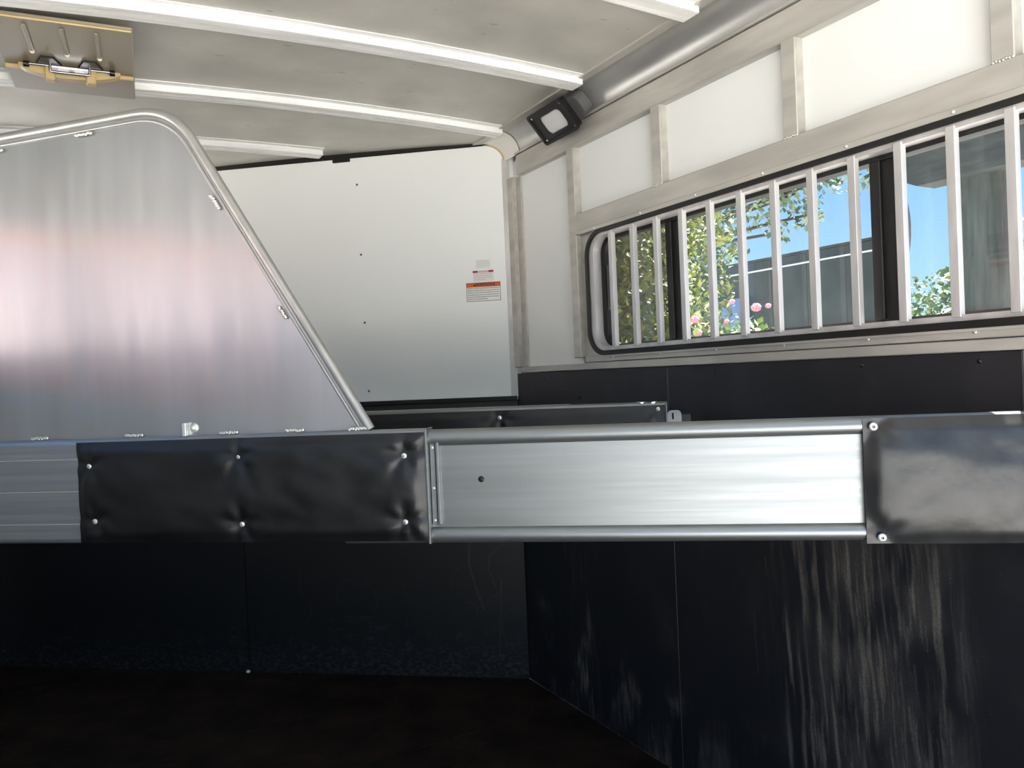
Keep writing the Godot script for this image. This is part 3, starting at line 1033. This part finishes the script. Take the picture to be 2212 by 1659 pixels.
func build_vent() -> void:
	# hangs under the bows; local y up, panel underside at y = 0
	var xf := Transform3D(Basis(Vector3.UP, deg_to_rad(-4.0)), Vector3(0.012, 2.098, -2.35))
	var t := thing("roof_vent", "tan plastic roof vent with chrome crank bar and three ribs", "vent", xf)
	part("panel", boxed(Vector3(-0.155, 0.0, -0.255), Vector3(0.155, 0.010, 0.24), 0.003), M.tan, t)
	part("front_edge", boxed(Vector3(-0.155, -0.004, 0.236), Vector3(0.152, 0.0, 0.240), 0.001), M.tan_light, t)
	# boat-shaped crank fairing, deepest in the middle
	var pr := PackedVector2Array()
	for i in 17:
		var a := float(i) / 16
		pr.append(Vector2(lerpf(-0.120, 0.120, a), -0.008 - 0.024 * pow(sin(PI * a), 0.6)))
	pr.append(Vector2(0.120, -0.001)); pr.append(Vector2(-0.120, -0.001))
	var st := mb()
	prism(st, pr, -0.072, -0.046)
	part("fairing", st, M.tan_light, t)
	for s in [-1, 1]:
		part("fairing_arm", boxed(Vector3(s * 0.116, -0.012, -0.068), Vector3(s * 0.152, -0.001, -0.060), 0.002), M.tan_light, t)
		part("block", boxed(Vector3(s * 0.048 - 0.012, -0.042, -0.064), Vector3(s * 0.048 + 0.012, 0.0, -0.036), 0.003), M.tan_light, t)
		st = mb()
		var c: float = s * 0.049
		prism(st, PackedVector2Array([Vector2(c - 0.030, -0.036), Vector2(c + 0.030, -0.036), Vector2(c + 0.014, 0.016), Vector2(c - 0.014, 0.016)]), 0.0, 0.006, Transform3D(Basis(Vector3.RIGHT, Vector3(0, 0, 1), Vector3(0, -1, 0)), Vector3.ZERO))
		part("bracket", st, M.black_plastic, t)
		st = mb()
		tube(st, [Vector3(s * 0.094, -0.009, -0.033), Vector3(s * 0.107, -0.009, -0.033)], 0.0075, 10)
		part("end_stop", st, M.black_plastic, t)
	st = mb()
	tube(st, [Vector3(-0.105, -0.008, -0.031), Vector3(0.105, -0.008, -0.031)], 0.003, 10)
	part("rod", st, M.chrome, t)
	st = mb()
	tube(st, fillet([Vector3(-0.046, -0.004, -0.028), Vector3(-0.046, -0.024, -0.028), Vector3(0.046, -0.024, -0.028), Vector3(0.046, -0.004, -0.028)], 0.006, 4), 0.0035, 8)
	part("crank_bail", st, M.chrome, t)
	part("crank_bar", boxed(Vector3(-0.046, -0.022, -0.033), Vector3(0.046, -0.010, -0.028), 0.002), M.chrome, t)
	for x in [-0.078, 0.0, 0.074]:
		st = mb()
		box(st, Vector3(x - 0.005, -0.006, 0.05), Vector3(x + 0.005, 0.0, 0.205), 0.002)
		var rib := part("rib", st, M.tan, t)
		st = mb()
		lathe(st, [Vector2(0.006, 0.0), Vector2(0.006, 0.006), Vector2(0.004, 0.009), Vector2(0.0, 0.010)], 10, Transform3D(Basis(Vector3.RIGHT, PI), Vector3(x, 0.0, 0.046)))
		part("tip", st, M.tip, rib)

func label_print(w: int, h: int, head: Color, head_h: int, border: bool, ink: Color, rows: int, paper: Color) -> Image:
	var im := Image.create(w, h, false, Image.FORMAT_RGB8)
	im.fill(paper)
	if head_h > 0:
		im.fill_rect(Rect2i(0, 0, w, head_h), head)
	var step := float(h - head_h - 10) / rows
	for r in rows:
		var y := int(head_h + 6 + r * step)
		var x := 10
		while x < w - 14:
			var l := rng.randi_range(4, 14)
			if r == rows - 1 and x > w * 0.6:
				break
			im.fill_rect(Rect2i(x, y, mini(l, w - 12 - x), maxi(2, int(step * 0.45))), ink)
			x += l + 3
	if border:
		for e in [Rect2i(0, 0, w, 3), Rect2i(0, h - 3, w, 3), Rect2i(0, 0, 3, h), Rect2i(w - 3, 0, 3, h)]:
			im.fill_rect(e, Color(0.2, 0.19, 0.18))
	return im

func sticker(called: String, label: String, x0: float, x1: float, y0: float, y1: float, im: Image) -> Node3D:
	var t := thing(called, label, "sticker", slant_frame(Vector3(WALL_X, 0, -2.7093)))
	var m := plain(Color(1, 1, 1), 0.35)
	m.albedo_texture = tex(im)
	var st := mb()
	sheet_uv(st, Vector3(x0, y0, 0.0012), Vector3(x1, y0, 0.0012), Vector3(x1, y1, 0.0012), Vector3(x0, y1, 0.0012), Vector3(0, 0, -0.0011))
	part("sticker_sheet", st, m, t)
	return t

func build_stickers() -> void:
	var orange := Color(0.80, 0.36, 0.16)
	var a := sticker("warning_sticker", "orange-headed warning sticker with black border on the white slanted wall", -0.192, -0.052, 1.522, 1.597, label_print(280, 150, orange, 36, true, Color(0.55, 0.55, 0.54), 6, Color(0.88, 0.88, 0.86)))
	var sign := mb()
	prism(sign, PackedVector2Array([Vector2(-0.163, 1.5835), Vector2(-0.151, 1.5835), Vector2(-0.157, 1.5935)]), 0.0012, 0.0016)
	part("alert_triangle", sign, plain(Color(0.16, 0.07, 0.03), 0.5), a)
	letter(a, "WARNING", Vector3(-0.112, 1.5885, 0.0013), 0.0115, Color(0.16, 0.07, 0.03))
	var b := sticker("notice_sticker", "white notice sticker with red corners above the warning sticker", -0.163, -0.078, 1.601, 1.645, label_print(180, 92, Color(0.80, 0.66, 0.68), 18, false, Color(0.72, 0.73, 0.71), 4, Color(0.88, 0.87, 0.85)))
	for x in [-0.163, -0.098]:
		part("red_print", boxed(Vector3(x, 1.637, 0.0013), Vector3(x + 0.02, 1.645, 0.0016), 0.0), plain(Color(0.62, 0.12, 0.22), 0.4), b)
	sticker("text_sticker", "small faded text sticker above the notice sticker", -0.150, -0.088, 1.652, 1.688, label_print(130, 76, Color.WHITE, 0, false, Color(0.76, 0.77, 0.75), 5, Color(0.88, 0.885, 0.865)))

func letter(parent: Node3D, text: String, at: Vector3, high: float, c: Color) -> void:
	var tm := TextMesh.new()
	var f := SystemFont.new()
	f.font_names = PackedStringArray(["Droid Sans"])
	f.font_weight = 700
	tm.font = f
	tm.text = text
	tm.font_size = 48
	tm.pixel_size = high / 34.0
	tm.depth = 0.0004
	var o := MeshInstance3D.new()
	o.mesh = tm
	o.name = "lettering"
	o.material_override = plain(c, 0.5)
	o.position = at
	parent.add_child(o, true)

# ---------------------------------------------------------------- outside
func leaves(st: SurfaceTool, centre: Vector3, rad: Vector3, count: int, size: float, cols: Array, hollow := 0.25) -> void:
	st.set_smooth_group(-1)
	for i in count:
		var d := Vector3(rng.randfn(), rng.randfn(), rng.randfn()).normalized()
		var p := centre + d * rad * pow(rng.randf_range(hollow, 1.0), 0.6)
		var b := Basis.from_euler(Vector3(rng.randf_range(-1.2, 1.2), rng.randf() * TAU, rng.randf_range(-0.8, 0.8)))
		var s := size * rng.randf_range(0.6, 1.3)
		var c: Color = cols[rng.randi() % cols.size()]
		c = c * rng.randf_range(0.45, 0.75)
		c.a = 1.0
		st.set_color(c)
		var tip := p + b * Vector3(0, 0, s)
		var l := p + b * Vector3(-s * 0.34, s * 0.06, s * 0.45)
		var r := p + b * Vector3(s * 0.34, s * 0.06, s * 0.45)
		tri(st, p, l, tip, p + b * Vector3(0, -1, 0))
		tri(st, p, tip, r, p + b * Vector3(0, -1, 0))

func plant(called: String, label: String, category: String, base: Vector3, blobs: Array, size: float, cols: Array, trunk_h: float, trunk_r: float, group := "") -> Node3D:
	var t := thing(called, label, category, Transform3D(Basis.IDENTITY, base), group)
	var st := mb()
	for b in blobs:
		leaves(st, b[0], b[1], b[2], size, cols)
	part("crown", st, M.leaf, t)
	var tk := mb()
	tube(tk, [Vector3.ZERO, Vector3(0.03, trunk_h * 0.5, 0.02), Vector3(0.0, trunk_h, 0.0)], trunk_r, 9, true, trunk_r * 0.5)
	for b in blobs:
		tube(tk, [Vector3(0, trunk_h * 0.8, 0), (Vector3(0, trunk_h, 0) + b[0]) * 0.5, b[0]], trunk_r * 0.4, 6, true, trunk_r * 0.12)
	part("stem", tk, M.bark, t)
	return t

func build_outside() -> void:
	var gy := -0.45
	var gnd := thing("ground", "pale sunlit gravel yard round the trailer", "ground", Transform3D.IDENTITY, "", "structure")
	part("yard", boxed(Vector3(-40, gy - 0.3, -60), Vector3(60, gy, 40), 0.0), M.ground, gnd)
	# yard fence running alongside the trailer
	var nb := thing("yard_fence", "tall dark grey-green panel fence with a white top line behind the roses", "fence", Transform3D(Basis.IDENTITY, Vector3(6.0, gy, -6.6)))
	var sheet0: MeshInstance3D = null
	for k in 7:
		var at := Transform3D(Basis.IDENTITY, Vector3(0, 0, 2.0 - k * 0.424))
		if sheet0 == null:
			sheet0 = part("fence_panel", boxed(Vector3(0, 0.03, -0.001), Vector3(0.05, 2.70, 0.42), 0.004), M.dark_side, nb, at)
		else:
			again(sheet0, at, nb)
	part("cap_rail", boxed(Vector3(-0.008, 2.70, -0.56), Vector3(0.06, 2.725, 2.43), 0.004), M.dark_side, nb)
	part("white_line", boxed(Vector3(-0.010, 2.600, -0.56), Vector3(0.0, 2.616, 2.42), 0.002), M.white_trim, nb)
	var tp := thing("blue_tarpaulin", "faded blue tarpaulin hung low on the dark fence behind the roses", "tarpaulin", Transform3D(Basis.IDENTITY, Vector3(5.985, gy, -6.02)))
	var tg := mb()
	tg.set_smooth_group(0)
	for k in 16:
		for side in 2:
			var z0 := -0.28 + k * 0.035
			var f := func(z: float) -> float: return -0.015 + 0.012 * sin(z * 40.0) - side * 0.004
			quad(tg, Vector3(f.call(z0), 1.5, z0), Vector3(f.call(z0 + 0.035), 1.5, z0 + 0.035), Vector3(f.call(z0 + 0.035), 2.36, z0 + 0.035), Vector3(f.call(z0), 2.36, z0), Vector3(1.0 if side == 1 else -1.0, 2, z0))
	part("cloth", tg, M.blue_tarp, tp)
	# shrubs and trees by the window
	var yellowish := [Color(0.30, 0.36, 0.05), Color(0.22, 0.32, 0.05), Color(0.42, 0.45, 0.08), Color(0.12, 0.2, 0.04), Color(0.55, 0.52, 0.12)]
	var green := [Color(0.16, 0.26, 0.08), Color(0.22, 0.34, 0.12), Color(0.10, 0.18, 0.06), Color(0.28, 0.38, 0.16)]
	var pale := [Color(0.26, 0.38, 0.22), Color(0.34, 0.44, 0.26), Color(0.18, 0.28, 0.16)]
	var ts0 := plant("tall_shrub", "dense yellow-green shrub filling the tinted end pane of the window", "shrub", Vector3(3.47, gy, -4.55), [[Vector3(0, 1.6, 0), Vector3(0.72, 1.4, 0.72), 8000], [Vector3(-0.25, 2.5, -0.25), Vector3(0.6, 0.9, 0.6), 4000], [Vector3(0.1, 0.9, 0.15), Vector3(0.6, 0.9, 0.6), 2200]], 0.055, yellowish, 1.6, 0.05)
	var inner := mb()
	leaves(inner, Vector3(0, 1.5, 0), Vector3(0.55, 1.4, 0.55), 2600, 0.10, yellowish, 0.0)
	leaves(inner, Vector3(-0.2, 2.5, -0.2), Vector3(0.5, 0.8, 0.5), 900, 0.10, yellowish, 0.0)
	part("inner_foliage", inner, M.leaf, ts0)
	plant("leafy_shrub", "looser yellow-green shrub beside the dark fence", "shrub", Vector3(4.52, gy, -4.84), [[Vector3(-0.03, 1.95, 0.0), Vector3(0.30, 1.0, 0.30), 1700], [Vector3(0.0, 2.75, 0.0), Vector3(0.30, 0.36, 0.30), 520]], 0.06, yellowish, 1.9, 0.035)
	var tall := []
	for i in 26:
		tall.append([Vector3(rng.randf_range(-1.2, 1.2), rng.randf_range(3.7, 5.6), rng.randf_range(0.4, 3.4)), Vector3(0.42, 0.34, 0.42), 230])
	for b in [[-0.35, 3.3, 2.2, 0.34, 200], [0.0, 3.45, 2.6, 0.36, 240], [-0.2, 2.95, 2.3, 0.26, 110], [0.25, 3.5, 2.95, 0.3, 170], [0.3, 3.25, 3.05, 0.2, 70], [0.4, 3.62, 3.3, 0.2, 80], [0.15, 3.1, 2.8, 0.16, 40]]:
		tall.append([Vector3(b[0], b[1], b[2]), Vector3(b[3], b[3] * 0.9, b[3]), b[4]])
	plant("garden_tree", "thin-leaved tree with drooping branches over the dark fence", "tree", Vector3(6.6, gy, -8.8), tall, 0.085, pale, 3.2, 0.12)
	plant("round_tree", "round green tree standing beyond the weathered timber post", "tree", Vector3(14.2, gy, -8.4), [[Vector3(0, 2.0, 0), Vector3(1.5, 1.35, 1.5), 3800], [Vector3(1.2, 2.4, 1.0), Vector3(1.5, 1.5, 1.5), 3000]], 0.14, green, 1.6, 0.12)
	plant("side_tree", "light green tree beyond the timber post's far side", "tree", Vector3(12.5, gy, -5.3), [[Vector3(0, 2.4, 0), Vector3(1.1, 2.2, 1.3), 3800], [Vector3(0.6, 1.6, 1.6), Vector3(1.2, 1.6, 1.2), 2000]], 0.13, [Color(0.26, 0.38, 0.10), Color(0.36, 0.46, 0.14), Color(0.16, 0.26, 0.07)], 1.8, 0.12)
	# rose bush
	var rb := thing("rose_bush", "rose bush with pink blooms growing under the window", "bush", Transform3D(Basis.IDENTITY, Vector3(3.1, gy, -3.05)))
	var st := mb()
	leaves(st, Vector3(0.02, 1.42, 0.08), Vector3(0.30, 0.50, 0.34), 1900, 0.05, [Color(0.20, 0.34, 0.08), Color(0.32, 0.46, 0.12), Color(0.12, 0.22, 0.05), Color(0.48, 0.58, 0.2)])
	leaves(st, Vector3(-0.20, 1.36, -0.22), Vector3(0.26, 0.52, 0.26), 1300, 0.05, [Color(0.20, 0.34, 0.08), Color(0.32, 0.46, 0.12), Color(0.48, 0.58, 0.2)])
	part("foliage", st, M.leaf, rb)
	st = mb()
	for k in 7:
		var a := k * 0.9
		tube(st, [Vector3(0, 0, 0), Vector3(0.1 * cos(a), 0.8, 0.15 * sin(a)), Vector3(0.3 * cos(a), 1.7, 0.35 * sin(a))], 0.012, 6, true, 0.004)
	part("stem", st, M.bark, rb)
	# blooms: direction from the eye through the window, at the bush's distance
	for b in [[0.727, -0.686, 0.070, 0.030], [0.675, -0.738, 0.060, 0.028], [0.677, -0.736, 0.043, 0.028], [0.708, -0.707, 0.079, 0.018], [0.737, -0.676, 0.071, 0.018], [0.703, -0.712, 0.055, 0.016], [0.668, -0.745, 0.058, 0.02], [0.690, -0.724, 0.048, 0.02]]:
		var at := Vector3(b[0] * 4.35, 1.22 + b[2] * 4.35, b[1] * 4.35) - rb.position
		var ro := mb()
		ro.set_smooth_group(-1)
		var r: float = b[3]
		for l in 7:
			for k in 12:
				var q := []
				for e in [[l, k], [l, k + 1], [l + 1, k + 1], [l + 1, k]]:
					var pa: float = PI * e[0] / 7.0
					var ta: float = TAU * e[1] / 12.0
					var rr := r * (0.86 + 0.2 * sin(ta * 5.0 + pa * 4.0) * sin(pa))
					q.append(at + Vector3(cos(ta) * sin(pa), cos(pa) * 0.85, sin(ta) * sin(pa)) * rr)
				quad(ro, q[0], q[1], q[2], q[3], at)
		part("bloom", ro, M.petal, rb)
	# timber shelter frame
	var ts := thing("timber_frame", "weathered grey timber post carrying a thick beam, outside the window", "post", Transform3D(Basis.IDENTITY, Vector3(4.0, gy, -2.28)))
	part("post", boxed(Vector3(-0.0, 0, -0.105), Vector3(0.2, 2.9, 0.105), 0.012), M.old_wood, ts)
	var bp := PackedVector2Array([Vector2(-0.34, 2.78), Vector2(-0.355, 2.66), Vector2(-0.33, 2.61), Vector2(-0.26, 2.575), Vector2(2.6, 2.575), Vector2(2.6, 2.79)])
	st = mb()
	prism(st, bp, -0.10, 0.06, Transform3D(Basis(Vector3(0, 0, 1), Vector3.UP, Vector3(-1, 0, 0)), Vector3(-0.04, 0, 0)))
	part("beam", st, M.old_wood_flat, ts)
	for k in 5:
		part("roof_board", boxed(Vector3(-0.10 + k * 0.3, 2.88 + k * 0.03, -0.42), Vector3(0.19 + k * 0.3, 2.91 + k * 0.03, 2.7), 0.006), M.old_wood_flat, ts)
	for z in [0.2, 1.4, 2.5]:
		part("rafter", boxed(Vector3(-0.10, 2.79, z), Vector3(1.4, 2.88, z + 0.06), 0.006), M.old_wood, ts)
	part("post", boxed(Vector3(-0.0, 0, 2.3), Vector3(0.2, 2.8, 2.5), 0.012), M.old_wood, ts)
	# warm stucco barn on the other side of the yard, mirrored in the head panel
	var bn := thing("stucco_barn", "long pink stucco barn across the yard behind the trailer", "building", Transform3D(Basis.IDENTITY, Vector3(-9.0, gy, -3.0)))
	part("wall", boxed(Vector3(-4, 0, -7), Vector3(0, 3.0, 7), 0.02), M.stucco, bn)
	st = mb()
	prism(st, PackedVector2Array([Vector2(-4.4, 3.0), Vector2(0.4, 3.0), Vector2(-2.0, 4.2)]), -7.3, 7.3)
	part("roof", st, M.roof_tile, bn)

# ---------------------------------------------------------------- scene
func _ready() -> void:
	rng.seed = 20240611
	# camera
	var th := deg_to_rad(29.05)
	var pt := deg_to_rad(0.66)
	var rl := deg_to_rad(2.45)
	var fw := Vector3(sin(th) * cos(pt), -sin(pt), -cos(th) * cos(pt))
	var rt := Vector3(cos(th), 0, sin(th))
	var up := rt.cross(fw)
	var r2 := rt * cos(rl) - up * sin(rl)
	var u2 := rt * sin(rl) + up * cos(rl)
	var cam := Camera3D.new()
	cam.name = "camera"
	cam.transform = Transform3D(Basis(r2, u2, -fw), EYE)
	cam.fov = rad_to_deg(2.0 * atan(829.5 / 1680.0))
	cam.near = 0.05
	cam.far = 200.0
	add_child(cam)
	cam.current = true
	# sky and exposure
	var env := Environment.new()
	env.background_mode = Environment.BG_SKY
	var sky := Sky.new()
	var sm := ProceduralSkyMaterial.new()
	sm.sky_top_color = Color(0.36, 0.58, 0.84)
	sm.sky_horizon_color = Color(0.68, 0.84, 0.94)
	sm.ground_bottom_color = Color(0.55, 0.52, 0.46)
	sm.ground_horizon_color = Color(0.66, 0.70, 0.70)
	sm.sky_energy_multiplier = 0.85
	sky.sky_material = sm
	env.sky = sky
	env.tonemap_mode = Environment.TONE_MAPPER_LINEAR
	env.tonemap_exposure = 4.05
	env.sdfgi_enabled = true
	env.ssao_enabled = true
	env.ssil_enabled = true
	var we := WorldEnvironment.new()
	we.name = "world"
	we.environment = env
	add_child(we)
	var sun := DirectionalLight3D.new()
	sun.name = "sun"
	var az := deg_to_rad(122.0)     # from the window side, a little from the nose
	var el := deg_to_rad(66.0)
	var from := Vector3(sin(az) * cos(el), sin(el), cos(az) * cos(el))
	sun.transform = Transform3D(Basis.looking_at(-from, Vector3.UP), Vector3(0, 10, 0))
	sun.light_color = Color(1.0, 0.975, 0.94)
	sun.light_energy = 5.0
	sun.light_angular_distance = 0.53
	sun.shadow_enabled = true
	add_child(sun)

	make_materials()
	build_floor()
	build_roof()
	build_side(1.0)
	build_side(-1.0)
	build_front_wall()
	build_divider()
	build_far_divider()
	build_light()
	build_vent()
	build_stickers()
	build_outside()
	var pb := thing("pebble", "small white pebble on the dark floor at the foot of the black slanted lining", "pebble", Transform3D(Basis.IDENTITY, Vector3(0.575, 0.0, -3.455)))
	var ps := mb()
	lathe(ps, [Vector2(0.004, 0.0), Vector2(0.0095, 0.003), Vector2(0.0085, 0.009), Vector2(0.004, 0.012), Vector2(0.0, 0.0125)], 9)
	part("stone", ps, plain(Color(0.86, 0.85, 0.82), 0.7), pb)
